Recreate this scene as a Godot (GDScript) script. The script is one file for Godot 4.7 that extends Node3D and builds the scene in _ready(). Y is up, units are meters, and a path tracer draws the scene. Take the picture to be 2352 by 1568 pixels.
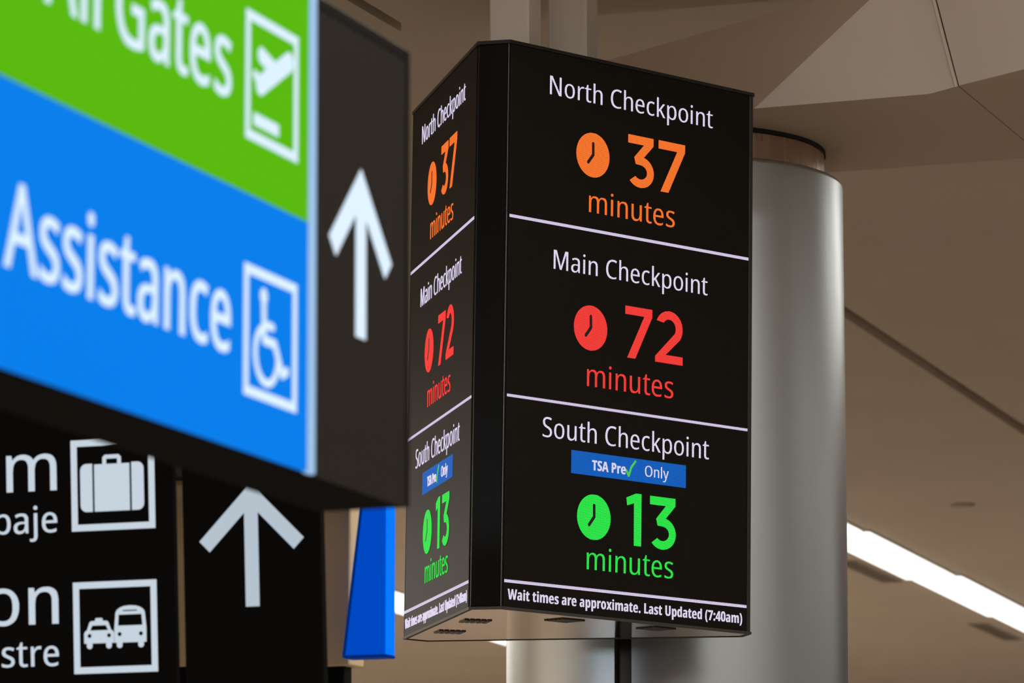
extends Node3D
# An airport hall seen from the floor: hanging guide signs, a three-sided LED wait time
# display, a steel clad column under its canopy. World axes are the building's axes.

var M := {}
var names_used := {}
var sans: Font
var sans_bold: Font
var sans_mid: Font
var sans_light: Font


func _ready() -> void:
	# ---- camera -----------------------------------------------------------
	var cam := Camera3D.new()
	cam.name = "camera"
	add_child(cam)
	cam.rotation_order = EULER_ORDER_YXZ
	cam.position = Vector3(0, 1.6, 0)
	cam.rotation_degrees = Vector3(9.1, 20.0, 0)
	var att := CameraAttributesPhysical.new()
	att.frustum_focal_length = 219.87
	att.frustum_focus_distance = 14.45
	att.exposure_aperture = 9.0
	att.frustum_near = 0.1
	att.frustum_far = 400.0
	cam.attributes = att
	cam.fov = 9.101
	cam.current = true

	# ---- sky, exposure ------------------------------------------------------
	var we := WorldEnvironment.new()
	we.name = "environment"
	var env := Environment.new()
	env.background_mode = Environment.BG_SKY
	var sky := Sky.new()
	var sm := ProceduralSkyMaterial.new()
	sm.sky_top_color = Color(0.62, 0.68, 0.76)
	sm.sky_horizon_color = Color(0.80, 0.83, 0.86)
	sm.ground_bottom_color = Color(0.34, 0.33, 0.31)
	sm.ground_horizon_color = Color(0.55, 0.55, 0.54)
	sm.sky_energy_multiplier = 3.0
	sky.sky_material = sm
	env.sky = sky
	env.tonemap_mode = Environment.TONE_MAPPER_LINEAR
	env.tonemap_exposure = 1.0
	env.sdfgi_enabled = true
	env.ssao_enabled = true
	env.ssil_enabled = true
	we.environment = env
	add_child(we)

	make_fonts()
	make_materials()

	# ---- large structure ----------------------------------------------------
	room()
	far_lights()
	near_lights()
	column()
	canopy()

	# ---- objects ------------------------------------------------------------
	display()
	near_sign()
	back_sign()
	sign_posts()
	blue_sign()


# ============================================================ helpers
func numbered(called: String) -> String:
	if not names_used.has(called):
		names_used[called] = 0
		return called
	names_used[called] += 1
	return "%s_%03d" % [called, names_used[called]]


func thing(called: String, label: String, category: String, at := Vector3.ZERO, group := "") -> Node3D:
	var o := Node3D.new()
	o.name = numbered(called)
	add_child(o, true)
	o.rotation_order = EULER_ORDER_YXZ
	o.position = at
	o.set_meta("label", label)
	o.set_meta("category", category)
	if group:
		o.set_meta("group", group)
	return o


func begin() -> SurfaceTool:
	var st := SurfaceTool.new()
	st.begin(Mesh.PRIMITIVE_TRIANGLES)
	return st


func part(called: String, st: SurfaceTool, m: Material, parent: Node, label := "") -> MeshInstance3D:
	var o := MeshInstance3D.new()
	o.mesh = st.commit()
	o.material_override = m
	o.name = called
	parent.add_child(o, true)
	if label:
		o.set_meta("label", label)
	return o


func structure(called: String, st: SurfaceTool, m: Material, label := "") -> MeshInstance3D:
	var o := part(numbered(called), st, m, self, label)
	o.set_meta("kind", "structure")
	return o


func tri(st: SurfaceTool, a: Vector3, b: Vector3, c: Vector3, n: Vector3) -> void:
	if (a - c).cross(a - b).dot(n) < 0.0:
		var t := b
		b = c
		c = t
	for p: Vector3 in [a, b, c]:
		st.set_normal(n)
		st.set_uv(Vector2(p.x + p.z, -p.y))
		st.add_vertex(p)


func quad(st: SurfaceTool, a: Vector3, b: Vector3, c: Vector3, d: Vector3, out_from: Vector3) -> void:
	# a flat quad whose normal points away from out_from
	var n := (b - a).cross(c - a)
	if n.length() < 1e-12:
		n = (c - a).cross(d - a)
	n = n.normalized()
	if n.dot((a + b + c + d) / 4.0 - out_from) < 0.0:
		n = -n
	tri(st, a, b, c, n)
	tri(st, a, c, d, n)


func box(st: SurfaceTool, lo: Vector3, hi: Vector3, bev := 0.0) -> void:
	var c := (lo + hi) / 2.0
	var h := (hi - lo) / 2.0
	var b := minf(bev, minf(h.x, minf(h.y, h.z)) * 0.9)
	var v := func(sx: float, sy: float, sz: float, k: int) -> Vector3:
		# corner moved in on every axis but k
		var p := h - Vector3(b, b, b)
		p[k] = h[k]
		return c + Vector3(p.x * sx, p.y * sy, p.z * sz)
	for k in 3:
		for s: float in [-1.0, 1.0]:
			var q := []
			for e: Vector2 in [Vector2(-1, -1), Vector2(1, -1), Vector2(1, 1), Vector2(-1, 1)]:
				var sg := Vector3(s, s, s)
				sg[(k + 1) % 3] = e.x
				sg[(k + 2) % 3] = e.y
				q.append(v.call(sg.x, sg.y, sg.z, k))
			quad(st, q[0], q[1], q[2], q[3], c)
	if b <= 0.0:
		return
	for k in 3:
		var i := (k + 1) % 3
		var j := (k + 2) % 3
		for si: float in [-1.0, 1.0]:
			for sj: float in [-1.0, 1.0]:
				var q := []
				for w: Array in [[-1.0, i], [1.0, i], [1.0, j], [-1.0, j]]:
					var sg := Vector3.ZERO
					sg[k] = w[0]
					sg[i] = si
					sg[j] = sj
					q.append(v.call(sg.x, sg.y, sg.z, w[1]))
				quad(st, q[0], q[1], q[2], q[3], c)
	for sx: float in [-1.0, 1.0]:
		for sy: float in [-1.0, 1.0]:
			for sz: float in [-1.0, 1.0]:
				var n := Vector3(sx, sy, sz).normalized()
				tri(st, v.call(sx, sy, sz, 0), v.call(sx, sy, sz, 1), v.call(sx, sy, sz, 2), n)


func extrude(st: SurfaceTool, pts: PackedVector2Array, z0: float, z1: float) -> void:
	# a plate with outline pts in x, y between z0 and z1
	var idx := Geometry2D.triangulate_polygon(pts)
	for i in range(0, idx.size(), 3):
		var a := pts[idx[i]]
		var b := pts[idx[i + 1]]
		var c := pts[idx[i + 2]]
		tri(st, Vector3(a.x, a.y, z1), Vector3(b.x, b.y, z1), Vector3(c.x, c.y, z1), Vector3(0, 0, 1))
		tri(st, Vector3(a.x, a.y, z0), Vector3(b.x, b.y, z0), Vector3(c.x, c.y, z0), Vector3(0, 0, -1))
	var cw := 1.0 if Geometry2D.is_polygon_clockwise(pts) else -1.0
	for i in pts.size():
		var p := pts[i]
		var q := pts[(i + 1) % pts.size()]
		var d := (q - p).normalized()
		var n := Vector3(-d.y, d.x, 0) * cw
		tri(st, Vector3(p.x, p.y, z0), Vector3(q.x, q.y, z0), Vector3(q.x, q.y, z1), n)
		tri(st, Vector3(p.x, p.y, z0), Vector3(q.x, q.y, z1), Vector3(p.x, p.y, z1), n)


func slab(st: SurfaceTool, plan: PackedVector2Array, y0: float, y1: float) -> void:
	# a plate whose outline is in x, z
	var idx := Geometry2D.triangulate_polygon(plan)
	for i in range(0, idx.size(), 3):
		var a := plan[idx[i]]
		var b := plan[idx[i + 1]]
		var c := plan[idx[i + 2]]
		tri(st, Vector3(a.x, y1, a.y), Vector3(b.x, y1, b.y), Vector3(c.x, y1, c.y), Vector3.UP)
		tri(st, Vector3(a.x, y0, a.y), Vector3(b.x, y0, b.y), Vector3(c.x, y0, c.y), Vector3.DOWN)
	var cw := 1.0 if Geometry2D.is_polygon_clockwise(plan) else -1.0
	for i in plan.size():
		var p := plan[i]
		var q := plan[(i + 1) % plan.size()]
		var d := (q - p).normalized()
		var n := Vector3(-d.y, 0, d.x) * cw
		tri(st, Vector3(p.x, y0, p.y), Vector3(q.x, y0, q.y), Vector3(q.x, y1, q.y), n)
		tri(st, Vector3(p.x, y0, p.y), Vector3(q.x, y1, q.y), Vector3(p.x, y1, p.y), n)


func grown(pts: PackedVector2Array, by: float) -> PackedVector2Array:
	return Geometry2D.offset_polygon(pts, by, Geometry2D.JOIN_MITER)[0]


func stroke(st: SurfaceTool, pts: PackedVector2Array, width: float, z0: float, z1: float, ends := Geometry2D.END_BUTT, join := Geometry2D.JOIN_MITER) -> void:
	# Geometry2D works best on larger numbers
	var big := PackedVector2Array()
	for p in pts:
		big.append(p * 1000.0)
	for poly in Geometry2D.offset_polyline(big, width * 500.0, join, ends):
		var small := PackedVector2Array()
		for p in poly:
			small.append(p / 1000.0)
		extrude(st, small, z0, z1)


func arc(c: Vector2, rx: float, ry: float, a0: float, a1: float, n: int) -> PackedVector2Array:
	var out := PackedVector2Array()
	for i in n + 1:
		var a := deg_to_rad(lerpf(a0, a1, float(i) / n))
		out.append(c + Vector2(cos(a) * rx, sin(a) * ry))
	return out


func disc(st: SurfaceTool, c: Vector2, r: float, z0: float, z1: float, n := 40) -> void:
	var p := arc(c, r, r, 0, 360, n)
	p.remove_at(p.size() - 1)
	extrude(st, p, z0, z1)


func ring(st: SurfaceTool, x0: float, y0: float, x1: float, y1: float, w: float, z0: float, z1: float) -> void:
	# a square frame of four mitred bars
	var o := [Vector2(x0, y0), Vector2(x1, y0), Vector2(x1, y1), Vector2(x0, y1)]
	var i := [Vector2(x0 + w, y0 + w), Vector2(x1 - w, y0 + w), Vector2(x1 - w, y1 - w), Vector2(x0 + w, y1 - w)]
	for k in 4:
		var l := (k + 1) % 4
		extrude(st, PackedVector2Array([o[k], o[l], i[l], i[k]]), z0, z1)


func rounded(x0: float, y0: float, x1: float, y1: float, r: Array) -> PackedVector2Array:
	# corner radii: lower left, lower right, upper right, upper left
	var out := PackedVector2Array()
	var c := [Vector2(x0 + r[0], y0 + r[0]), Vector2(x1 - r[1], y0 + r[1]), Vector2(x1 - r[2], y1 - r[2]), Vector2(x0 + r[3], y1 - r[3])]
	for k in 4:
		if r[k] <= 0.0:
			out.append(c[k])
		else:
			out.append_array(arc(c[k], r[k], r[k], 180 + 90 * k, 270 + 90 * k, 8))
	return out


func lettering(parent: Node, text: String, font: Font, m: Material, x0: float, x1: float, base: float, height: float, upright: String, z: float, depth: float, ref := "", label := "") -> MeshInstance3D:
	# flat cut letters: base is the base line, height that of the sample upright ("H" or "x").
	# They span x0 to x1; with ref they end at x1 and its letters would be as wide as x1 - x0.
	var t := TextMesh.new()
	t.font = font
	t.font_size = 160
	t.pixel_size = 0.01
	t.curve_step = 1.0
	t.depth = 1.0
	t.text = upright
	var u := t.get_aabb()
	t.text = ref if ref else text
	var r := t.get_aabb()
	t.text = text
	var a := t.get_aabb()
	var sx := (x1 - x0) / r.size.x
	var sy := height / u.size.y
	var arrays := t.surface_get_arrays(0)
	var v: PackedVector3Array = arrays[Mesh.ARRAY_VERTEX]
	for i in v.size():
		var p := v[i]
		v[i] = Vector3(x1 + (p.x - a.end.x) * sx, base + (p.y - u.position.y) * sy, z + (p.z - a.position.z) * depth)
	arrays[Mesh.ARRAY_VERTEX] = v
	arrays[Mesh.ARRAY_TANGENT] = null
	var am := ArrayMesh.new()
	am.add_surface_from_arrays(Mesh.PRIMITIVE_TRIANGLES, arrays)
	var o := MeshInstance3D.new()
	o.mesh = am
	o.material_override = m
	o.name = "lettering"
	parent.add_child(o, true)
	if label:
		o.set_meta("label", label)
	return o


func pick(st: SurfaceTool, called: String, m: Material, parent: Node, label := "") -> MeshInstance3D:
	return part(called, st, m, parent, label)


# ============================================================ materials
func make_fonts() -> void:
	var f := SystemFont.new()
	f.font_names = PackedStringArray(["Droid Sans"])
	f.font_weight = 400
	sans = f
	var g := SystemFont.new()
	g.font_names = PackedStringArray(["Droid Sans"])
	g.font_weight = 700
	sans_bold = g
	var h := FontVariation.new()
	h.base_font = f
	h.variation_embolden = 0.22
	sans_mid = h
	var l := FontVariation.new()
	l.base_font = f
	l.variation_embolden = -0.22
	sans_light = l


func paint(key: String, c: Color, rough := 0.6, metal := 0.0, spec := 0.5) -> StandardMaterial3D:
	var m := StandardMaterial3D.new()
	m.resource_name = key
	m.albedo_color = c
	m.roughness = rough
	m.metallic = metal
	m.metallic_specular = spec
	M[key] = m
	return m


func glow(key: String, c: Color, energy := 1.0, base := Color(0.02, 0.02, 0.02), rough := 0.5) -> StandardMaterial3D:
	var m := paint(key, base, maxf(rough, 0.5), 0.0, 0.08)
	m.emission_enabled = true
	m.emission = c
	m.emission_energy_multiplier = energy
	return m


func noise_texture(seed_: int, freq: float, lo: Color, hi: Color, size := 512, stretch := false) -> NoiseTexture2D:
	var n := FastNoiseLite.new()
	n.seed = seed_
	n.frequency = freq
	n.fractal_octaves = 4
	var t := NoiseTexture2D.new()
	t.width = size
	t.height = size
	t.seamless = true
	t.noise = n
	var g := Gradient.new()
	g.colors = PackedColorArray([lo, hi])
	g.offsets = PackedFloat32Array([0.25, 0.75])
	t.color_ramp = g
	return t


func led_tile(gap: float, column_gap: float) -> ImageTexture:
	# one light emitting diode of the panel's raster
	var im := Image.create(16, 16, false, Image.FORMAT_RGB8)
	for y in 16:
		for x in 16:
			var ry := absf((y + 0.5) / 16.0 - 0.5) * 2.0
			var rx := absf((x + 0.5) / 16.0 - 0.5) * 2.0
			var k := 1.0
			k *= lerpf(1.0, gap, smoothstep(0.55, 0.85, ry))
			k *= lerpf(1.0, column_gap, smoothstep(0.6, 0.9, rx))
			im.set_pixel(x, y, Color(k, k, k))
	return ImageTexture.create_from_image(im)


func streaks(seed_: int, lo: float, hi: float) -> ImageTexture:
	# fine upright grain of brushed steel: varies across, hardly along
	var r := RandomNumberGenerator.new()
	r.seed = seed_
	var im := Image.create(512, 64, false, Image.FORMAT_RGB8)
	var v := PackedFloat32Array()
	for x in 512:
		v.append(r.randf())
	for x in 512:
		var s := 0.5 * v[x] + 0.25 * v[(x + 1) % 512] + 0.25 * v[(x + 511) % 512]
		var k := lerpf(lo, hi, s)
		for y in 64:
			var kk := k + (r.randf() - 0.5) * (hi - lo) * 0.15
			im.set_pixel(x, y, Color(kk, kk, kk))
	return ImageTexture.create_from_image(im)


func make_materials() -> void:
	# room
	var c := paint("ceiling_paint", Color(0.83, 0.785, 0.725), 0.85, 0.0, 0.3)
	c.albedo_texture = noise_texture(3, 0.006, Color(0.985, 0.985, 0.985), Color(1, 1, 1))
	c.uv1_triplanar = true
	c.uv1_world_triplanar = true
	c.uv1_scale = Vector3(0.13, 0.13, 0.13)
	paint("wall_paint", Color(0.84, 0.82, 0.79), 0.8, 0.0, 0.3)
	paint("wall_warm", Color(0.92, 0.82, 0.69), 0.8, 0.0, 0.3)
	paint("wall_cool", Color(0.82, 0.84, 0.85), 0.8, 0.0, 0.3)
	var fl := paint("terrazzo", Color(0.735, 0.68, 0.62), 0.4)
	fl.albedo_texture = noise_texture(5, 0.12, Color(0.82, 0.82, 0.82), Color(1, 1, 1))
	fl.uv1_triplanar = true
	fl.uv1_world_triplanar = true
	fl.uv1_scale = Vector3(0.8, 0.8, 0.8)
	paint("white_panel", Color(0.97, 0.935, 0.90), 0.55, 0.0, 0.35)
	paint("shade_taupe", Color(0.80, 0.73, 0.66), 0.6, 0.0, 0.35)  # canopy tone darkened to carry the shade of its side
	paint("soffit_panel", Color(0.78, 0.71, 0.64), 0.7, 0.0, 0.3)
	paint("sealant", Color(0.48, 0.43, 0.38), 0.6)
	paint("slot_dark", Color(0.055, 0.045, 0.04), 0.7)
	paint("shade_blade", Color(0.46, 0.41, 0.36), 0.6)  # brown that paints the shade beside the strip light
	paint("shade_frame", Color(0.62, 0.57, 0.51), 0.6)
	paint("speaker_mesh", Color(0.69, 0.63, 0.57), 0.7)
	paint("fitting_white", Color(0.82, 0.80, 0.77), 0.5)
	glow("diffuser", Color(1.0, 0.99, 0.97), 1.35, Color(0.6, 0.6, 0.6))
	glow("diffuser_bright", Color(1.0, 0.99, 0.97), 2.0, Color(0.6, 0.6, 0.6))
	var gl := paint("glass", Color(0.85, 0.9, 0.9, 0.06), 0.02)
	gl.transparency = BaseMaterial3D.TRANSPARENCY_ALPHA
	paint("window_frame", Color(0.30, 0.30, 0.31), 0.4, 0.6)
	# steel
	var s := paint("brushed_steel", Color(0.75, 0.78, 0.795), 0.36, 1.0)
	s.roughness_texture = streaks(11, 0.90, 1.0)
	s.roughness_texture_channel = BaseMaterial3D.TEXTURE_CHANNEL_RED
	s.uv1_scale = Vector3(3, 1, 1)
	var sn := paint("neck_steel", Color(0.78, 0.70, 0.65), 0.42, 1.0)
	sn.roughness_texture = streaks(12, 0.4, 1.0)
	sn.roughness_texture_channel = BaseMaterial3D.TEXTURE_CHANNEL_RED
	sn.uv1_scale = Vector3(1, 1, 1)
	paint("core_steel", Color(0.22, 0.20, 0.185), 0.3, 0.9)
	paint("post_paint", Color(0.79, 0.745, 0.71), 0.5, 0.0)
	paint("sleeve_paint", Color(0.92, 0.83, 0.66), 0.6, 0.0, 0.2)
	# display
	paint("display_black", Color(0.045, 0.042, 0.04), 0.35, 0.0, 0.4)
	paint("chamfer_black", Color(0.03, 0.03, 0.028), 0.3, 0.0, 0.3)
	paint("rim_black", Color(0.03, 0.03, 0.03), 0.4)
	paint("bezel_grey", Color(0.20, 0.19, 0.18), 0.4, 0.3)
	paint("rim_grey", Color(0.26, 0.25, 0.235), 0.5, 0.2)
	paint("edge_steel", Color(0.45, 0.45, 0.44), 0.3, 0.8)
	paint("mirror_steel", Color(0.86, 0.74, 0.62), 0.1, 1.0)
	paint("vent_dark", Color(0.22, 0.19, 0.165), 0.4, 0.5)
	var p := 0.0039
	var scr := paint("led_panel", Color(0.172, 0.158, 0.14), 0.45, 0.0, 0.16)
	scr.albedo_texture = led_tile(0.15, 0.6)
	scr.uv1_triplanar = true
	scr.uv1_scale = Vector3(1, 1, 1) / p
	var dots := led_tile(0.5, 0.85)
	for k: Array in [["led_white", Color(0.93, 0.89, 1.0), 1.25], ["led_orange", Color(1.0, 0.465, 0.18), 1.38], ["led_red", Color(1.0, 0.25, 0.23), 1.35], ["led_green", Color(0.19, 0.92, 0.30), 1.3], ["led_blue", Color(0.10, 0.42, 0.82), 1.1], ["led_tick", Color(0.35, 0.90, 0.36), 1.1], ["led_line", Color(0.93, 0.87, 1.0), 1.1]]:
		var m := glow(k[0], k[1], k[2], Color(0.03, 0.03, 0.03))
		m.emission_texture = dots
		m.emission_operator = BaseMaterial3D.EMISSION_OP_MULTIPLY
		m.uv1_triplanar = true
		m.uv1_scale = Vector3(1, 1, 1) / p
	paint("led_off", Color(0.10, 0.09, 0.085), 0.45)
	# signs
	paint("sign_black", Color(0.045, 0.042, 0.04), 0.55, 0.0, 0.25)
	paint("sign_face_dark", Color(0.188, 0.174, 0.165), 0.6, 0.0, 0.25)
	paint("sign_face_black", Color(0.075, 0.073, 0.066), 0.65, 0.0, 0.15)
	paint("sign_under", Color(0.04, 0.037, 0.034), 0.65, 0.0, 0.12)
	glow("lit_green", Color(0.35, 0.725, 0.03), 1.0, Color(0.02, 0.06, 0.0), 0.35)
	glow("lit_blue", Color(0.0, 0.495, 0.925), 1.0, Color(0.0, 0.04, 0.1), 0.35)
	glow("lit_strip", Color(0.60, 0.75, 0.90), 1.0, Color(0.3, 0.3, 0.3), 0.35)
	glow("lit_white", Color(0.84, 0.925, 0.985), 1.04, Color(0.3, 0.3, 0.3), 0.4)
	glow("lit_arrow", Color(0.86, 0.935, 1.0), 1.03, Color(0.3, 0.3, 0.3), 0.4)
	glow("lit_pale", Color(0.77, 0.82, 0.865), 1.0, Color(0.25, 0.25, 0.25), 0.4)
	glow("lit_pale_arrow", Color(0.70, 0.755, 0.80), 1.0, Color(0.25, 0.25, 0.25), 0.4)
	glow("blade_face", Color(0.0, 0.47, 1.0), 1.0, Color(0.0, 0.1, 0.3), 0.35)
	glow("blade_end", Color(0.0, 0.285, 0.76), 1.0, Color(0.0, 0.08, 0.25), 0.4)
	glow("blade_trim", Color(0.0, 0.20, 0.55), 0.6, Color(0.0, 0.06, 0.2), 0.4)


# ============================================================ room
const Y_NEAR := 5.6
const Y_FAR := 5.74
const Z_SLOT := -22.0
const X0 := -32.0
const X1 := 15.0
const Z0 := -72.0
const Z1 := 17.0
const Z_STEP := -15.84


func room() -> void:
	var st := begin()
	box(st, Vector3(X0 - 0.3, -0.3, Z0 - 0.3), Vector3(X1 + 0.3, 0, Z1 + 0.3))
	structure("floor", st, M.terrazzo)
	# lower ceiling over the near half, parted by a dark air slot that stops at its edge
	var a := -6.245
	var b := -6.185
	st = begin()
	box(st, Vector3(X0, Y_NEAR, Z_STEP), Vector3(a, 6.3, Z1))
	box(st, Vector3(b, Y_NEAR, Z_STEP), Vector3(X1, 6.3, Z1))
	structure("ceiling", st, M.ceiling_paint, "lower plaster ceiling over the near half of the hall")
	st = begin()
	box(st, Vector3(a, 5.75, Z_STEP + 0.05), Vector3(b, 6.3, Z1))
	structure("trim_1", st, M.slot_dark, "dark recess of the slot in the lower ceiling")
	# higher ceiling beyond, with its own slot that runs a little askew
	var c0 := -6.625
	var c1 := -8.26
	var gap := 0.10
	st = begin()
	slab(st, PackedVector2Array([Vector2(X0, Z_STEP), Vector2(X1, Z_STEP), Vector2(X1, Z_SLOT), Vector2(X0, Z_SLOT)]), Y_FAR, 6.3)
	slab(st, PackedVector2Array([Vector2(X0, Z_SLOT), Vector2(c0, Z_SLOT), Vector2(c1, Z0), Vector2(X0, Z0)]), Y_FAR, 6.3)
	slab(st, PackedVector2Array([Vector2(c0 + gap, Z_SLOT), Vector2(X1, Z_SLOT), Vector2(X1, Z0), Vector2(c1 + gap, Z0)]), Y_FAR, 6.3)
	structure("ceiling", st, M.ceiling_paint, "higher plaster ceiling over the far half of the hall")
	st = begin()
	slab(st, PackedVector2Array([Vector2(c0, Z_SLOT), Vector2(c0 + gap, Z_SLOT), Vector2(c1 + gap, Z0), Vector2(c1, Z0)]), Y_FAR + 0.13, 6.3)
	structure("trim_2", st, M.slot_dark, "dark recess of the slot in the higher ceiling")
	# walls
	st = begin()
	box(st, Vector3(X0 - 0.3, 0, Z0 - 0.3), Vector3(X0, 6.6, Z1 + 0.3))
	structure("wall_left", st, M.wall_warm)
	st = begin()
	box(st, Vector3(X1, 0, Z0 - 0.3), Vector3(X1 + 0.3, 6.6, Z1 + 0.3))
	structure("wall_right", st, M.wall_cool)
	st = begin()
	box(st, Vector3(X0, 0, Z0 - 0.3), Vector3(X1, 6.6, Z0))
	structure("wall_far", st, M.wall_paint)
	# entrance wall behind the viewer with tall windows added to throw daylight forward
	st = begin()
	box(st, Vector3(X0, 0, Z1), Vector3(X1, 0.7, Z1 + 0.3))
	box(st, Vector3(X0, 4.6, Z1), Vector3(X1, 6.6, Z1 + 0.3))
	var edges := [X0]
	for k in 5:
		var x := -31.3 + k * 4.9
		edges.append(x)
		edges.append(x + 4.6)
	edges.append(X1)
	for k in range(0, edges.size(), 2):
		box(st, Vector3(edges[k], 0.7, Z1), Vector3(edges[k + 1], 4.6, Z1 + 0.3))
	structure("wall_back", st, M.wall_paint)
	for k in 5:
		var x := -31.3 + k * 4.9
		st = begin()
		for e: float in [0.0, 1.5, 3.04, 4.54]:
			box(st, Vector3(x + e, 0.7, Z1 + 0.1), Vector3(x + e + 0.06, 4.6, Z1 + 0.2))
		for e: float in [0.7, 4.54]:
			box(st, Vector3(x, e, Z1 + 0.1), Vector3(x + 4.6, e + 0.06, Z1 + 0.2))
		var w := structure("added_window_%d" % (k + 1), st, M.window_frame)
		st = begin()
		box(st, Vector3(x + 0.06, 0.76, Z1 + 0.145), Vector3(x + 4.54, 4.54, Z1 + 0.155))
		part("pane", st, M.glass, w)


# ============================================================ ceiling lights
func strip_light(label: String, x: float, z: float, y: float, w: float, l: float, yaw: float, energy: float, group: String, drop := 0.04) -> Node3D:
	# x, z: the middle; y: the ceiling it is fixed to
	var t := thing("ceiling_light", label, "light", Vector3(x, y, z), group)
	t.rotation_degrees.y = yaw
	var st := begin()
	box(st, Vector3(-w / 2 - 0.012, -drop * 0.45, -l / 2), Vector3(w / 2 + 0.012, 0.0, l / 2), 0.004)
	part("housing", st, M.fitting_white, t)
	st = begin()
	box(st, Vector3(-w / 2, -drop, -l / 2 + 0.02), Vector3(w / 2, -drop * 0.45, l / 2 - 0.02), 0.008)
	part("diffuser", st, M.diffuser_bright, t)
	var al := AreaLight3D.new()
	al.name = "area_light"
	al.area_size = Vector2(w, l - 0.04)
	al.light_color = Color(1.0, 0.975, 0.94)
	al.light_energy = energy
	al.shadow_enabled = true
	al.area_range = 90.0
	al.area_attenuation = 2.0
	al.rotation_degrees = Vector3(-90, 0, 0)
	al.position = Vector3(0, -drop - 0.006, 0)
	t.add_child(al)
	return t


func far_lights() -> void:
	# the strip to the right of the column: fixtures end to end, each a little out of line
	var l := 3.72
	var order := ["half hidden behind the steel column", "first whole one right of the steel column", "second one out from the steel column", "cut off by the right edge of the picture"]
	for k in 4:
		var z := -32.8 - k * 3.76
		var x := -9.77 - (z + 36.6) * -0.040
		strip_light("bright white ceiling strip light, " + order[k], x, z, Y_FAR, 0.46, l, 3.0, 7.0, "strip lights right of the column")
	var z4 := -32.8 - 3 * 3.76 - l / 2 - 9.0
	strip_light("far continuation of the strip light right of the column, beyond the frame", -9.77 - (z4 + 36.6) * -0.040, z4, Y_FAR, 0.46, 17.8, 2.3, 22.0, "strip lights right of the column")
	var left := ["showing between the blue sign and the display", "passing behind the lower left corner of the display", "ending behind the steel column below the display"]
	for k in 3:
		var z := -37.26 - k * 3.76
		var x := -15.42 - (z + 39.8) * -0.062
		strip_light("white ceiling strip light " + left[k], x, z, Y_FAR, 0.56, l, 3.6, 7.0, "strip lights behind the display")
	# dark slats standing in for shade beside that strip, and a small round fitting
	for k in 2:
		var t := thing("shade_slat", ["dark slats for the shade beside the strip light, near the column", "dark slats for the shade beside the strip light, at the picture edge"][k], "vent", [Vector3(-10.31, Y_FAR, -37.9), Vector3(-10.66, Y_FAR, -44.2)][k], "shade slats beside the strip light")
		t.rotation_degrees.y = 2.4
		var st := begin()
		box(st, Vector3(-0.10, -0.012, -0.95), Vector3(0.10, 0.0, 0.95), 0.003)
		part("frame", st, M.shade_frame, t)
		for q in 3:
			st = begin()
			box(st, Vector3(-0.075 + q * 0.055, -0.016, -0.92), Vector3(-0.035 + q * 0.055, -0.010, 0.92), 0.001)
			part("blade", st, M.shade_blade, t)
	var sp := thing("ceiling_speaker", "small round brownish fitting flush in the ceiling above the strip light", "speaker", Vector3(-8.27, Y_FAR, -33.25))
	var so := begin()
	slab(so, arc(Vector2.ZERO, 0.10, 0.10, 0, 350, 35), -0.012, 0.0)
	part("ring", so, M.speaker_mesh, sp)
	so = begin()
	slab(so, arc(Vector2.ZERO, 0.08, 0.08, 0, 350, 35), -0.016, -0.006)
	part("grille", so, M.speaker_mesh, sp)
	# rows outside the picture; the aisle rows are added to brighten the ceiling
	strip_light("added long row of strip lights over the far left aisle", -21.0, -29.0, Y_FAR, 0.6, 18.0, 0.0, 105.0, "long rows of strip lights")
	strip_light("strip light behind the canopy, just beyond the right picture edge", -2.6, -22.2, Y_FAR, 0.5, 5.6, 0.0, 5.0, "long rows of strip lights")
	strip_light("second strip light behind the canopy, beyond the right picture edge", -0.7, -22.2, Y_FAR, 0.5, 5.6, 0.0, 2.5, "long rows of strip lights")
	strip_light("added long row of strip lights above the far right aisle", 7.0, -27.0, Y_FAR, 0.6, 20.0, 0.0, 22.0, "long rows of strip lights")


func near_lights() -> void:
	strip_light("added strip light in the lower ceiling just in front of the canopy, above the frame", -3.2, -10.6, Y_NEAR, 0.5, 3.4, 90.0, 11.0, "long rows of strip lights")  # unseen light added to brighten the sloping canopy front
	strip_light("long row of strip lights in the lower ceiling, nearest the camera side", 2.2, -2.0, Y_NEAR, 0.5, 22.0, 0.0, 34.0, "long rows of strip lights")
	strip_light("long row of strip lights in the lower ceiling by the right wall", 9.0, -4.0, Y_NEAR, 0.5, 22.0, 0.0, 34.0, "long rows of strip lights")
	strip_light("long row of strip lights in the lower ceiling over the left aisle", -14.0, -1.0, Y_NEAR, 0.5, 20.0, 0.0, 34.0, "long rows of strip lights")
	strip_light("added long row of strip lights washing the left wall", -28.0, -8.0, Y_NEAR, 0.9, 15.0, 0.0, 75.0, "long rows of strip lights")  # added with the next row to light the wall the column mirrors
	strip_light("added long row of strip lights washing the far part of the left wall", -28.0, -48.0, Y_FAR, 0.9, 20.0, 0.0, 85.0, "long rows of strip lights")


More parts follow.
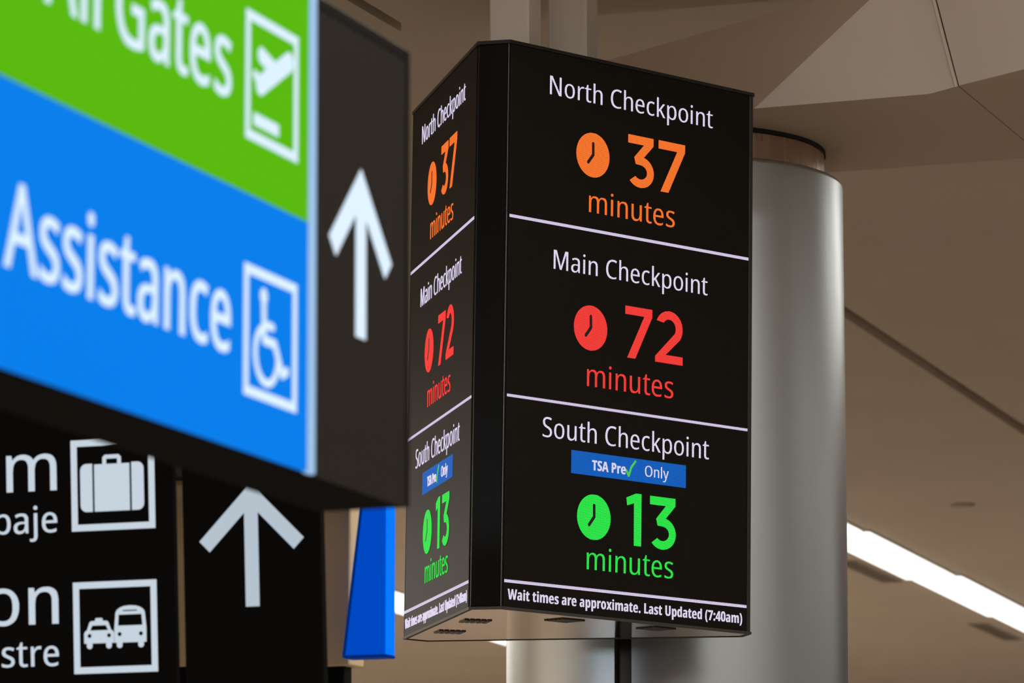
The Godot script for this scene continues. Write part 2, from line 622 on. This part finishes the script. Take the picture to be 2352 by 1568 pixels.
# ============================================================ column
func shell(st: SurfaceTool, r: float, y0: float, y1: float, a0: float, a1: float, thick: float, bev: float, seg: int) -> void:
	# part of a tube about the y axis, angles in degrees from +z towards +x, rounded upper edge
	var prof := []
	prof.append([r, y0, Vector2(1, 0)])
	prof.append([r, y1 - bev, Vector2(1, 0)])
	for i in range(1, 6):
		var a := i / 5.0 * PI / 2
		prof.append([r - bev + bev * cos(a), y1 - bev + bev * sin(a), Vector2(cos(a), sin(a))])
	prof.append([r - thick, y1, Vector2(0, 1)])
	for i in seg:
		var t0 := deg_to_rad(lerpf(a0, a1, float(i) / seg))
		var t1 := deg_to_rad(lerpf(a0, a1, float(i + 1) / seg))
		for k in prof.size() - 1:
			var corner := []
			for e: Array in [[k, t0], [k, t1], [k + 1, t1], [k + 1, t0]]:
				var q: Array = prof[e[0]]
				var n2: Vector2 = q[2]
				var d := Vector3(sin(e[1]), 0, cos(e[1]))
				corner.append([d * q[0] + Vector3(0, q[1], 0), (d * n2.x + Vector3(0, n2.y, 0)).normalized(), Vector2(e[1] / TAU, q[1] / 4.0)])
			var n := Vector3(sin((t0 + t1) / 2), 0.3, cos((t0 + t1) / 2))
			for o: Array in [[0, 1, 2], [0, 2, 3]]:
				var f := [corner[o[0]], corner[o[1]], corner[o[2]]]
				if (f[0][0] - f[2][0]).cross(f[0][0] - f[1][0]).dot(n) < 0.0:
					f.reverse()
				for w: Array in f:
					st.set_normal(w[1])
					st.set_uv(w[2])
					st.add_vertex(w[0])
	if a1 - a0 < 359.0:
		for a: float in [a0, a1]:
			var t := deg_to_rad(a)
			var d := Vector3(sin(t), 0, cos(t))
			var n := Vector3(cos(t), 0, -sin(t)) * (1.0 if a == a1 else -1.0)
			var p := [d * r + Vector3(0, y0, 0), d * (r - thick) + Vector3(0, y0, 0), d * (r - thick) + Vector3(0, y1, 0), d * r + Vector3(0, y1 - bev, 0)]
			tri(st, p[0], p[1], p[2], n)
			tri(st, p[0], p[2], p[3], n)


func column() -> void:
	var t := thing("column", "large round brushed steel clad column behind the wait time display", "column", Vector3(-4.921, 0, -15.334))
	var r := 0.642
	var st := begin()
	shell(st, r, 0.0, 4.775, 2.9, 177.1, 0.03, 0.02, 72)
	part("steel_jacket", st, M.brushed_steel, t)
	st = begin()
	shell(st, r, 0.0, 4.775, 182.9, 357.1, 0.03, 0.02, 72)
	part("steel_jacket", st, M.brushed_steel, t)
	st = begin()
	shell(st, r - 0.028, 0.0, 4.77, -4.0, 364.0, 0.02, 0.004, 96)
	part("joint_channel", st, M.core_steel, t, "dark recessed joint between the steel jackets")
	st = begin()
	shell(st, 0.573, 4.70, 4.884, 0, 360, 0.03, 0.002, 96)
	part("neck", st, M.neck_steel, t, "narrower brownish steel neck on top of the column")
	st = begin()
	shell(st, 0.578, 4.884, 4.9, 0, 360, 0.03, 0.001, 96)
	part("shadow_joint", st, M.slot_dark, t, "thin black joint under the canopy")


func canopy() -> void:
	# a shallow tray round the column head: soffit panels, sloping front panels, an upright side
	var t := thing("column_canopy", "off-white panelled canopy around the head of the steel column", "canopy")
	var y := 4.9
	var h := 5.225
	var up := func(p: Vector3, k := 1.0) -> Vector3:
		return p + Vector3(0, h - y, (h - y) * 1.24) * k
	var corner := Vector3(-4.39, y, -14.635)
	var bend := Vector3(-3.73, y, -14.612)
	var joint := Vector3(-3.60, y, -14.522)
	var right := Vector3(-3.32, y, -14.343)
	var far_right := Vector3(-2.2, y, -13.62)
	var left := Vector3(-5.75, y, -15.52)
	var hip := Vector3(-3.77, h, -14.222)
	var zf := -15.85
	var g := 0.0025
	# soffit, cut at the joint
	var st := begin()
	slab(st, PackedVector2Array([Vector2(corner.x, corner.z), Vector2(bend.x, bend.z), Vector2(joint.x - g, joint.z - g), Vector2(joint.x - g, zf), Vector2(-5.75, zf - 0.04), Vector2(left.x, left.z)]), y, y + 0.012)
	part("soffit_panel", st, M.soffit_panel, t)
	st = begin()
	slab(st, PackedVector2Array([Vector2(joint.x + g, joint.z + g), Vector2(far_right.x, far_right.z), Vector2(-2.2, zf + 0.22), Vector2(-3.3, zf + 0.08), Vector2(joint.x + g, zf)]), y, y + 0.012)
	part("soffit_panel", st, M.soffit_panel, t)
	# sealant bead in the joint
	st = begin()
	slab(st, PackedVector2Array([Vector2(joint.x - g, joint.z), Vector2(joint.x + g, joint.z), Vector2(joint.x + g, zf), Vector2(joint.x - g, zf)]), y + 0.004, y + 0.012)
	part("joint_seal", st, M.sealant, t)
	# front: two sloping panels
	var inside := Vector3(-4.2, 5.3, -15.0)
	st = begin()
	var j0 := joint + Vector3(-g, 0, 0)
	var tb: Vector3 = up.call(bend)
	var fn := (bend - corner).cross(tb - corner).normalized()
	if fn.y > 0.0:
		fn = -fn
	# bent near its right end, too gently to show as an edge
	tri(st, corner, bend, tb, fn)
	tri(st, corner, tb, hip, fn)
	tri(st, bend, j0, up.call(j0), fn)
	tri(st, bend, up.call(j0), tb, fn)
	part("front_panel", st, M.white_panel, t, "pale sloping front panel left of the joint")
	st = begin()
	var j1 := joint + Vector3(g, 0, 0)
	quad(st, j1, right, up.call(right), up.call(j1), inside)
	quad(st, right, far_right, up.call(far_right), up.call(right), inside)
	part("front_panel", st, M.white_panel, t, "pale sloping front panel right of the joint")
	st = begin()
	var in_ := Vector3(0, 0.006, -0.005)
	quad(st, j0 + in_, j1 + in_, up.call(j1) + in_, up.call(j0) + in_, inside)
	part("joint_seal", st, M.sealant, t)
	# a raised bead beside the joint on the front
	st = begin()
	for k in 1:
		var o := Vector3(-0.016, 0, 0)
		var q := Vector3(-0.006, 0, 0)
		var lift := Vector3(0.0, -0.004, 0.005)
		var lo_a := joint + o
		var lo_b := joint + q
		var mid := joint + (o + q) / 2 + lift
		quad(st, lo_a, mid, up.call(mid), up.call(lo_a), inside)
		quad(st, mid, lo_b, up.call(lo_b), up.call(mid), inside)
	part("joint_bead", st, M.white_panel, t)
	# the side that turns away to the left, its shade painted as taupe
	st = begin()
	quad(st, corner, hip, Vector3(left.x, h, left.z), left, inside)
	part("side_panel", st, M.shade_taupe, t, "upright side panel of the canopy with its shade painted in taupe")
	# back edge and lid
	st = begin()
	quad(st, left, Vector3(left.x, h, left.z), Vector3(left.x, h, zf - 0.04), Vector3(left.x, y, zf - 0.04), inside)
	part("end_panel", st, M.shade_taupe, t)
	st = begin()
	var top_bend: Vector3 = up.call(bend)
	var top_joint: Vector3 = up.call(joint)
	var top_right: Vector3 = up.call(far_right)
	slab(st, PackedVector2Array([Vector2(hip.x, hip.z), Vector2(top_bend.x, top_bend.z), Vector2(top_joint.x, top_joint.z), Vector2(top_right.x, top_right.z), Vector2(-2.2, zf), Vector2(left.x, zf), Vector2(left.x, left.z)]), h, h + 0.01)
	part("lid", st, M.shade_taupe, t)


# ============================================================ the LED display
const DH := 1.92
const DW := 1.1636
const DC := 0.1117


func display() -> void:
	var t := thing("wait_time_display", "tall black three-sided LED display showing checkpoint wait times", "display", Vector3(-4.8917, 3.9245, -13.2245))
	t.rotation_degrees = Vector3(-0.266, 2.175, -0.77)
	var s := sqrt(3.0) / 2.0
	var p1 := Vector2(-DC / 2, 0)
	var p2 := Vector2(DC / 2, 0)
	var rr := p2 + DW * Vector2(0.5, -s)
	var rb := rr + DC * Vector2(-0.5, -s)
	var ll := p1 + DW * Vector2(-0.5, -s)
	var lb := ll + DC * Vector2(0.5, -s)
	var plan := PackedVector2Array([p1, p2, rr, rb, lb, ll])
	var big := PackedVector2Array()
	for p in plan:
		big.append(p * 1000.0)
	var hull := func(by: float) -> PackedVector2Array:
		var o := PackedVector2Array()
		for p in Geometry2D.offset_polygon(big, by * 1000.0, Geometry2D.JOIN_MITER)[0]:
			o.append(p / 1000.0)
		return o
	var st := begin()
	slab(st, hull.call(-0.004), -DH / 2 + 0.006, DH / 2 - 0.012)
	part("cabinet", st, M.display_black, t)
	st = begin()
	slab(st, hull.call(0.0035), DH / 2 - 0.012, DH / 2)
	part("top_rim", st, M.rim_black, t)
	st = begin()
	var outer: PackedVector2Array = hull.call(0.003)
	var inner: PackedVector2Array = hull.call(-0.009)
	for k in 6:
		# matching corners: both outlines start at the same corner
		var l := (k + 1) % 6
		slab(st, PackedVector2Array([outer[k], outer[l], inner[l], inner[k]]), -DH / 2, -DH / 2 + 0.009)
	part("bottom_rim", st, M.rim_grey, t)
	st = begin()
	slab(st, hull.call(-0.009), -DH / 2 + 0.002, -DH / 2 + 0.006)
	part("underside", st, M.mirror_steel, t, "polished metal underside that mirrors the column")
	for v: Array in [[0.145, -0.42, -60.0, 0.10], [0.37, -0.755, -60.0, 0.10], [-0.17, -0.40, 60.0, 0.10], [-0.385, -0.765, 60.0, 0.10]]:
		st = begin()
		var a := deg_to_rad(v[2])
		var d: Vector2 = Vector2(cos(a), sin(a)) * v[3] / 2
		var e := Vector2(-d.y, d.x)
		var c := Vector2(v[0], v[1])
		for k in 5:
			var f0 := -1.0 + 2.0 * k / 5.0
			var f1 := f0 + 0.3
			slab(st, PackedVector2Array([c - d + e * f0, c + d + e * f0, c + d + e * f1, c - d + e * f1]), -DH / 2 - 0.0015, -DH / 2 + 0.003)
		part("vent", st, M.vent_dark, t)
	# front chamfer cover with an upright edge strip on either side
	st = begin()
	box(st, Vector3(-DC / 2 + 0.003, -DH / 2 + 0.01, -0.01), Vector3(DC / 2 - 0.006, DH / 2 - 0.013, 0.0), 0.002)
	part("corner_cover", st, M.chamfer_black, t, "glossy black corner cover between the two screens")
	st = begin()
	box(st, Vector3(DC / 2 - 0.005, -DH / 2 + 0.01, -0.008), Vector3(DC / 2 - 0.0015, DH / 2 - 0.013, 0.002), 0.001)
	part("edge_strip", st, M.edge_steel, t)
	# screens
	for side in 2:
		var f := Node3D.new()
		f.name = "screen_frame"
		var ux := Vector3(0.5, 0, -s if side == 0 else s)
		var o := p2 if side == 0 else ll
		var bs := Basis(ux, Vector3.UP, ux.cross(Vector3.UP))
		screen(t, Transform3D(bs, Vector3(o.x, -DH / 2, o.y)), side)
		f.free()
	# two square tubes it hangs from
	hanger_post("left", Vector3(-4.96, 4.886, -13.40), 0.143, 0.129)
	hanger_post("right", Vector3(-4.890, 4.886, -13.80), 0.143, 0.127)


func hanger_post(which: String, at: Vector3, w: float, d: float) -> void:
	var t := thing("hanger_post", "pale square ceiling post holding the display, the %s one of two" % which, "post", at, "posts that hold the display")
	var st := begin()
	box(st, Vector3(0, 0.002, -d), Vector3(w, Y_NEAR - at.y, 0), 0.006)
	part("tube", st, M.post_paint, t)
	st = begin()
	box(st, Vector3(-0.015, Y_NEAR - at.y - 0.012, -d - 0.02), Vector3(w + 0.015, Y_NEAR - at.y, 0.02), 0.003)
	part("ceiling_plate", st, M.post_paint, t)


func screen(t: Node3D, xf: Transform3D, side: int) -> void:
	var st := begin()
	box(st, Vector3(0.0085, 0.004, -0.006), Vector3(1.143, 1.9085, 0.0), 0.0015)
	var sc := part("screen", st, M.led_panel, t, "LED screen turned to the right" if side == 0 else "LED screen turned to the left, seen edge-on")
	sc.transform = xf
	st = begin()
	if side == 0:
		box(st, Vector3(1.145, 0.008, -0.006), Vector3(1.162, 1.907, 0.001), 0.001)
	else:
		box(st, Vector3(0.001, 0.008, -0.006), Vector3(0.007, 1.907, 0.001), 0.001)
	part("edge_strip", st, M.bezel_grey, sc)
	var z := 0.0
	var d := 0.0016
	# headings
	var row := [["North Checkpoint", 0.1853, 0.9605, 1.7620, 0.0645], ["Main Checkpoint", 0.2126, 0.9410, 1.1655, 0.0650], ["South Checkpoint", 0.1727, 0.9530, 0.5915, 0.0665]]
	for r: Array in row:
		lettering(sc, r[0], sans_light, M.led_white, r[1], r[2], r[3], r[4], "H", z, d)
	# minutes
	var cols := [M.led_orange, M.led_red, M.led_green]
	var mins := [[0.3724, 0.7785, 1.3825, 0.0565], [0.3724, 0.7785, 0.7845, 0.0570], [0.3810, 0.7850, 0.1630, 0.0565]]
	for k in 3:
		lettering(sc, "minutes", sans_light, cols[k], mins[k][0], mins[k][1], mins[k][2], mins[k][3], "x", z, d)
	# clocks
	for k in 3:
		var c: Vector2 = [Vector2(0.3877, 1.5810), Vector2(0.386, 0.9836), Vector2(0.411, 0.3411)][k]
		st = begin()
		disc(st, c, 0.0770, z, z + d, 56)
		var cl := part("clock_icon", st, cols[k], sc)
		st = begin()
		stroke(st, PackedVector2Array([c + Vector2(-0.0005, 0.040), c + Vector2(0.0005, 0.0015), c + Vector2(-0.0225, -0.027)]), 0.0115, z + d, z + d + 0.0006, Geometry2D.END_ROUND, Geometry2D.JOIN_ROUND)
		part("clock_hands", st, M.led_off, cl)
	# numerals
	st = begin()
	three(st, Vector2(0.5535, 1.4997), z, d)
	seven(st, Vector2(0.6991, 1.5017), z, d)
	part("numeral", st, M.led_orange, sc)
	st = begin()
	seven(st, Vector2(0.5481, 0.9030), z, d)
	two(st, Vector2(0.6914, 0.9040), z, d)
	part("numeral", st, M.led_red, sc)
	st = begin()
	one(st, Vector2(0.5618, 0.2605), z, d)
	three(st, Vector2(0.6735, 0.2587), z, d)
	part("numeral", st, M.led_green, sc)
	# rules
	for yv: float in [1.3201, 0.7137, 0.0950]:
		st = begin()
		box(st, Vector3(0.0095, yv - 0.0048, z), Vector3(1.1415, yv + 0.0048, z + d))
		part("rule_line", st, M.led_line, sc)
	# blue badge
	st = begin()
	box(st, Vector3(0.3045, 0.4812, z), Vector3(0.843, 0.5594, z + 0.0008))
	var b := part("badge", st, M.led_blue, sc)
	lettering(b, "TSA Pre", sans_bold, M.led_white, 0.4000, 0.5560, 0.5005, 0.0335, "H", z + 0.0008, d)
	lettering(b, "Only", sans_light, M.led_white, 0.6477, 0.7595, 0.5035, 0.0365, "H", z + 0.0008, d)
	st = begin()
	stroke(st, PackedVector2Array([Vector2(0.558, 0.5165), Vector2(0.5705, 0.4975), Vector2(0.582, 0.527), Vector2(0.603, 0.551)]), 0.0075, z + 0.0008, z + 0.0008 + d)
	part("tick_mark", st, M.led_tick, b)
	# footer
	lettering(sc, "Wait times are approximate. Last Updated (7:40am)", sans_bold, M.led_white, 0.0255, 1.1205, 0.0345, 0.0345, "H", z, d)


func moved(pts: Array, o: Vector2) -> PackedVector2Array:
	var out := PackedVector2Array()
	for p: Vector2 in pts:
		out.append(p + o)
	return out


func three(st: SurfaceTool, o: Vector2, z: float, d: float) -> void:
	# flat-topped figure, 0.18 high; o: foot of the upper left corner
	var pts := [Vector2(0, 0.18), Vector2(0.1197, 0.18), Vector2(0.1197, 0.153), Vector2(0.0735, 0.1069)]
	pts = Array(PackedVector2Array(pts))
	var c := Vector2(0.0590, 0.0545)
	for p in arc(c, 0.0635, 0.0545, 72, -142, 26):
		pts.append(p)
	for p in arc(c, 0.0320, 0.0250, -139, 82, 22):
		pts.append(p)
	pts.append(Vector2(0.0367, 0.0811))
	pts.append(Vector2(0.0295, 0.1041))
	pts.append(Vector2(0.0754, 0.1513))
	pts.append(Vector2(0.0, 0.1513))
	extrude(st, moved(pts, o), z, z + d)


func seven(st: SurfaceTool, o: Vector2, z: float, d: float) -> void:
	extrude(st, moved([Vector2(0, 0.1785), Vector2(0.1268, 0.1785), Vector2(0.1268, 0.151), Vector2(0.048, 0.0), Vector2(0.0108, 0.0), Vector2(0.0900, 0.1498), Vector2(0, 0.1498)], o), z, z + d)


func two(st: SurfaceTool, o: Vector2, z: float, d: float) -> void:
	var c := Vector2(0.0655, 0.1225)
	var pts := []
	for p in arc(c, 0.0640, 0.0600, 158, -36, 24):
		pts.append(p)
	pts.append(Vector2(0.0490, 0.0290))
	pts.append(Vector2(0.1306, 0.0290))
	pts.append(Vector2(0.1306, 0.0))
	pts.append(Vector2(0.0, 0.0))
	pts.append(Vector2(0.0, 0.0205))
	for p in arc(c, 0.0320, 0.0310, -32, 145, 20):
		pts.append(p)
	extrude(st, moved(pts, o), z, z + d)


func one(st: SurfaceTool, o: Vector2, z: float, d: float) -> void:
	extrude(st, moved([Vector2(0.0, 0.1620), Vector2(0.0440, 0.1790), Vector2(0.0702, 0.1790), Vector2(0.0702, 0.0), Vector2(0.0370, 0.0), Vector2(0.0360, 0.1455), Vector2(0.0040, 0.1355)], o), z, z + d)


# ============================================================ the lit sign in front
func near_sign() -> void:
	# local frame: x along the face to its right end, y up from its lower edge, z out of the face
	var t := thing("guide_sign", "long hanging light box sign with green All Gates and blue Assistance panels", "sign", Vector3(-2.7532, 2.5118, -7.0356))
	t.rotation_degrees = Vector3(-0.484, 89.894, -0.726)
	var h := 0.83
	var xl := -3.0
	var xs := -0.4705
	var st := begin()
	box(st, Vector3(xl, 0.0, -0.18), Vector3(0.0, h, -0.004), 0.006)
	part("housing", st, M.sign_under, t)
	# rims round the dark arrow panel
	st = begin()
	box(st, Vector3(-0.022, 0.0, -0.01), Vector3(0.0, h, 0.0), 0.002)
	box(st, Vector3(-0.438, h - 0.022, -0.01), Vector3(-0.022, h, 0.0), 0.002)
	part("rim", st, M.sign_black, t)
	st = begin()
	box(st, Vector3(-0.438, 0.0, -0.01), Vector3(-0.022, h - 0.022, -0.001))
	var dark := part("arrow_panel", st, M.sign_face_dark, t)
	st = begin()
	arrow(st, Vector2(-0.2332, 0.2665), 0.2985, 0.044, 0.143, 0.0425, -0.001, 0.0005)
	part("arrow", st, M.lit_arrow, dark, "white lit arrow pointing up")
	# lit edge between the panels
	st = begin()
	box(st, Vector3(xs, 0.0, -0.01), Vector3(-0.438, h, 0.002), 0.002)
	part("light_strip", st, M.lit_strip, t)
	# blue panel
	st = begin()
	box(st, Vector3(xl, 0.002, -0.01), Vector3(xs, 0.4255, 0.0))
	var blue := part("blue_panel", st, M.lit_blue, t)
	lettering(blue, "Assistance", sans_mid, M.lit_white, -1.594, -0.792, 0.1490, 0.1285, "H", 0.0, 0.001)
	icon_frame(blue, 0.0912)
	st = begin()
	disc(st, Vector2(-0.657, 0.2665), 0.0135, 0.0, 0.001, 24)
	stroke(st, PackedVector2Array([Vector2(-0.6575, 0.262), Vector2(-0.6545, 0.194), Vector2(-0.611, 0.194), Vector2(-0.5795, 0.148), Vector2(-0.5600, 0.1560)]), 0.0155, 0.0, 0.0011, Geometry2D.END_ROUND, Geometry2D.JOIN_ROUND)
	stroke(st, PackedVector2Array([Vector2(-0.655, 0.2205), Vector2(-0.6195, 0.2205)]), 0.0135, 0.0, 0.0012, Geometry2D.END_ROUND)
	stroke(st, arc(Vector2(-0.6445, 0.170), 0.0465, 0.0465, 112, 352, 40), 0.0130, 0.0, 0.0013, Geometry2D.END_ROUND, Geometry2D.JOIN_ROUND)
	part("wheelchair_icon", st, M.lit_white, blue)
	# green panel
	st = begin()
	box(st, Vector3(xl, 0.4275, -0.01), Vector3(xs, h, 0.0))
	var green := part("green_panel", st, M.lit_green, t)
	lettering(green, "Gates", sans_mid, M.lit_white, -1.2310, -0.7960, 0.5670, 0.1285, "H", 0.0, 0.001)
	lettering(green, "All", sans_mid, M.lit_white, -1.4780, -1.2890, 0.5670, 0.1285, "H", 0.0, 0.001)
	icon_frame(green, 0.5163)
	st = begin()
	# a climbing aeroplane over a short runway bar
	stroke(st, PackedVector2Array([Vector2(-0.6770, 0.6170), Vector2(-0.5560, 0.6840)]), 0.0340, 0.0, 0.0010, Geometry2D.END_ROUND)
	stroke(st, PackedVector2Array([Vector2(-0.6730, 0.6690), Vector2(-0.6100, 0.6540)]), 0.0280, 0.0, 0.0011, Geometry2D.END_ROUND)
	stroke(st, PackedVector2Array([Vector2(-0.6990, 0.6310), Vector2(-0.6780, 0.6200)]), 0.0160, 0.0, 0.0012, Geometry2D.END_ROUND)
	stroke(st, PackedVector2Array([Vector2(-0.7035, 0.5560), Vector2(-0.600, 0.5560)]), 0.0205, 0.0, 0.0010)
	part("aeroplane_icon", st, M.lit_white, green)
	# two rods to the ceiling
	for x: float in [-0.75, -2.4]:
		st = begin()
		box(st, Vector3(x - 0.02, h - 0.005, -0.11), Vector3(x + 0.02, Y_NEAR - 2.512 + 0.02, -0.07), 0.004)
		part("hanger_rod", st, M.sign_black, t)
	# the light it gives off
	var al := AreaLight3D.new()
	al.name = "panel_light"
	al.area_size = Vector2(2.5, 0.8)
	al.light_color = Color(0.45, 0.75, 0.75)
	al.light_energy = 0.12
	al.shadow_enabled = true
	al.area_range = 60.0
	al.area_attenuation = 2.0
	al.position = Vector3(-1.73, 0.415, 0.02)
	al.rotation_degrees = Vector3(0, 180, 0)
	t.add_child(al)


func icon_frame(parent: Node3D, y: float) -> void:
	var st := begin()
	ring(st, -0.7365, y + 0.0015, -0.5185, y + 0.2185, 0.0160, 0.0, 0.001)
	part("icon_frame", st, M.lit_white, parent)


func arrow(st: SurfaceTool, foot: Vector2, length: float, stem: float, reach: float, arm: float, z0: float, z1: float) -> void:
	# an upright arrow with two straight arms at 45 degrees
	var tip := foot + Vector2(0, length)
	var q := arm / sqrt(2.0)
	var s := stem / 2
	var crotch := arm * sqrt(2.0) + s
	var l := Vector2(-reach, -reach)
	var r := Vector2(reach, -reach)
	var p := PackedVector2Array([tip, tip + r, tip + r + Vector2(-q, -q), tip + Vector2(s, -crotch), foot + Vector2(s, 0), foot + Vector2(-s, 0), tip + Vector2(-s, -crotch), tip + l + Vector2(q, -q), tip + l])
	extrude(st, p, z0, z1)


# ============================================================ the sign behind it
func back_sign() -> void:
	# local origin: the lower left corner of the suitcase frame
	var t := thing("directory_sign", "black hanging sign with luggage, taxi and bus pictograms", "sign", Vector3(-4.7257, 2.8383, -9.7363))
	t.rotation_degrees = Vector3(4.012, 0.457, 0.195)
	var st := begin()
	box(st, Vector3(-1.7, -0.66, -0.030), Vector3(0.2770, 0.46, -0.001), 0.002)
	var board := part("text_panel", st, M.sign_face_black, t)
	st = begin()
	box(st, Vector3(0.3045, -0.66, -0.030), Vector3(0.6755, 0.46, -0.001), 0.002)
	var ap := part("arrow_panel", st, M.sign_face_black, t)
	st = begin()
	arrow(st, Vector2(0.4900, -0.2058), 0.3065, 0.0365, 0.1405, 0.0385, -0.001, 0.0005)
	part("arrow", st, M.lit_pale_arrow, ap, "pale grey arrow pointing up")
	# rails that join the two panels at the back
	st = begin()
	box(st, Vector3(-1.7, -0.56, -0.055), Vector3(0.66, -0.50, -0.030), 0.002)
	box(st, Vector3(-1.7, 0.34, -0.055), Vector3(0.66, 0.40, -0.030), 0.002)
	part("rail", st, M.sign_black, t)
	# upper entry
	lettering(board, "Claim", sans, M.lit_pale, -0.1805, -0.0408, 0.1070, 0.0925, "x", -0.001, 0.0015, "m")
	lettering(board, "equipaje", sans, M.lit_pale, -0.1612, -0.0412, 0.0012, 0.0500, "x", -0.001, 0.0015, "aje")
	st = begin()
	ring(st, 0.0, 0.0, 0.23, 0.23, 0.0165, -0.001, 0.0005)
	part("icon_frame", st, M.lit_pale, board)
	st = begin()
	extrude(st, rounded(0.0255, 0.0478, 0.0585, 0.1690, [0.017, 0.0, 0.0, 0.017]), -0.001, 0.0005)
	extrude(st, rounded(0.0645, 0.0478, 0.1612, 0.1668, [0.0, 0.0, 0.0, 0.0]), -0.001, 0.0005)
	extrude(st, rounded(0.1672, 0.0478, 0.2002, 0.1690, [0.0, 0.017, 0.017, 0.0]), -0.001, 0.0005)
	stroke(st, PackedVector2Array([Vector2(0.0925, 0.1660), Vector2(0.0925, 0.1815), Vector2(0.0960, 0.1850), Vector2(0.1300, 0.1850), Vector2(0.1335, 0.1815), Vector2(0.1335, 0.1660)]), 0.0100, -0.001, 0.0005)
	part("suitcase_icon", st, M.lit_pale, board)
	# lower entry
	lettering(board, "Transportation", sans, M.lit_pale, -0.1240, -0.0415, -0.2300, 0.0925, "x", -0.001, 0.0015, "n")
	lettering(board, "terrestre", sans, M.lit_pale, -0.2015, -0.0426, -0.3358, 0.0500, "x", -0.001, 0.0015, "stre")
	st = begin()
	ring(st, 0.0, -0.3586, 0.23, -0.1286, 0.0165, -0.001, 0.0005)
	part("icon_frame", st, M.lit_pale, board)
	# taxi
	var z0 := -0.001
	var z1 := 0.0005
	var z2 := 0.0009
	st = begin()
	var cx := 0.0700
	var half := [Vector2(0.0412, -0.2832), Vector2(0.0412, -0.2580), Vector2(0.0370, -0.2520), Vector2(0.0330, -0.2500), Vector2(0.0260, -0.2310), Vector2(0.0220, -0.2275), Vector2(0.0105, -0.2270), Vector2(0.0095, -0.2215), Vector2(0.0075, -0.2200)]
	mirrored(st, half, cx, z0, z1)
	for x: float in [0.0435, 0.0968]:
		extrude(st, rounded(x - 0.0075, -0.2970, x + 0.0075, -0.2800, [0.0072, 0.0072, 0.0, 0.0]), z0, z1)
	var taxi := part("taxi_icon", st, M.lit_pale, board)
	st = begin()
	extrude(st, PackedVector2Array([Vector2(0.0460, -0.2508), Vector2(0.0522, -0.2385), Vector2(0.0893, -0.2385), Vector2(0.0955, -0.2508)]), z0, z2)
	disc(st, Vector2(0.0441, -0.2642), 0.0052, z0, z2, 20)
	disc(st, Vector2(0.0978, -0.2642), 0.0052, z0, z2, 20)
	part("dark_detail", st, M.sign_face_black, taxi)
	# bus
	st = begin()
	var bx := 0.1563
	var bus := [Vector2(0.0434, -0.2834), Vector2(0.0438, -0.2480), Vector2(0.0400, -0.2085), Vector2(0.0365, -0.2020), Vector2(0.0280, -0.1960), Vector2(0.0160, -0.1922), Vector2(0.0, -0.1908)]
	mirrored(st, bus, bx, z0, z1)
	for x: float in [0.1262, 0.1850]:
		extrude(st, rounded(x - 0.0075, -0.2968, x + 0.0075, -0.2800, [0.0072, 0.0072, 0.0, 0.0]), z0, z1)
	var b := part("bus_icon", st, M.lit_pale, board)
	st = begin()
	extrude(st, PackedVector2Array([Vector2(0.1232, -0.2410), Vector2(0.1252, -0.2135), Vector2(0.1875, -0.2135), Vector2(0.1902, -0.2410)]), z0, z2)
	box(st, Vector3(0.1370, -0.2052, z0), Vector3(0.1757, -0.2022, z2))
	disc(st, Vector2(0.1270, -0.2622), 0.0053, z0, z2, 20)
	disc(st, Vector2(0.1855, -0.2622), 0.0053, z0, z2, 20)
	part("dark_detail", st, M.sign_face_black, b)


func mirrored(st: SurfaceTool, half: Array, cx: float, z0: float, z1: float) -> void:
	var p := PackedVector2Array()
	for v: Vector2 in half:
		p.append(Vector2(cx + v.x, v.y))
	for i in range(half.size() - 1, -1, -1):
		var v: Vector2 = half[i]
		if v.x > 0.0001:
			p.append(Vector2(cx - v.x, v.y))
	extrude(st, p, z0, z1)


func sign_posts() -> void:
	# floor-standing black posts with pale sleeves that carry the black sign
	for k in 2:
		var x := [-4.77, -4.375][k] as float
		var z := [-10.54, -10.67][k] as float
		var lab := ["pale sleeved sign post seen through the gap between the sign panels", "pale sleeved sign post with black foot beside the blue sign"][k] as String
		var t := thing("sign_post", lab, "post", Vector3(x, 0, z), "posts of the black sign")
		var st := begin()
		box(st, Vector3(-0.035, 0.0, -0.035), Vector3(0.02, 2.6, 0.02), 0.003)
		part("black_tube", st, M.sign_black, t)
		st = begin()
		box(st, Vector3(-0.06, 2.56, -0.06), Vector3(0.045, 3.9, 0.045), 0.004)
		part("pale_sleeve", st, M.sleeve_paint, t)
		st = begin()
		box(st, Vector3(-0.05, 3.06, 0.045), Vector3(0.03, 3.14, [0.68, 0.81][k]), 0.003)
		part("bracket", st, M.sign_black, t)


func blue_sign() -> void:
	var t := thing("blue_blade_sign", "small blue lit blade sign hanging under the end of the guide sign", "sign", Vector3(-4.174, 2.574, -10.49))
	var st := begin()
	var z0 := -0.06
	var top := 0.62
	var lx := func(y: float) -> float:
		return -0.113 + y * 0.121
	# end cap, narrower towards the top
	extrude(st, PackedVector2Array([Vector2(-0.113, 0.0), Vector2(0.0, 0.0), Vector2(0.0, top), Vector2(lx.call(top), top)]), z0, 0.0)
	part("end_cap", st, M.blade_end, t)
	st = begin()
	extrude(st, PackedVector2Array([Vector2(-0.120, -0.004), Vector2(-0.113, -0.004), Vector2(lx.call(top), top), Vector2(lx.call(top) - 0.007, top)]), z0, 0.004)
	box(st, Vector3(-0.118, -0.008, z0), Vector3(0.006, 0.0, 0.004), 0.002)
	part("trim", st, M.blade_trim, t)
	st = begin()
	box(st, Vector3(0.0, 0.0, z0), Vector3(0.004, top, 0.0), 0.001)
	part("lit_face", st, M.blade_face, t)
	st = begin()
	box(st, Vector3(-0.186, 0.435, -0.134), Vector3(-0.03, 0.475, -0.06), 0.003)
	part("bracket", st, M.sign_black, t)
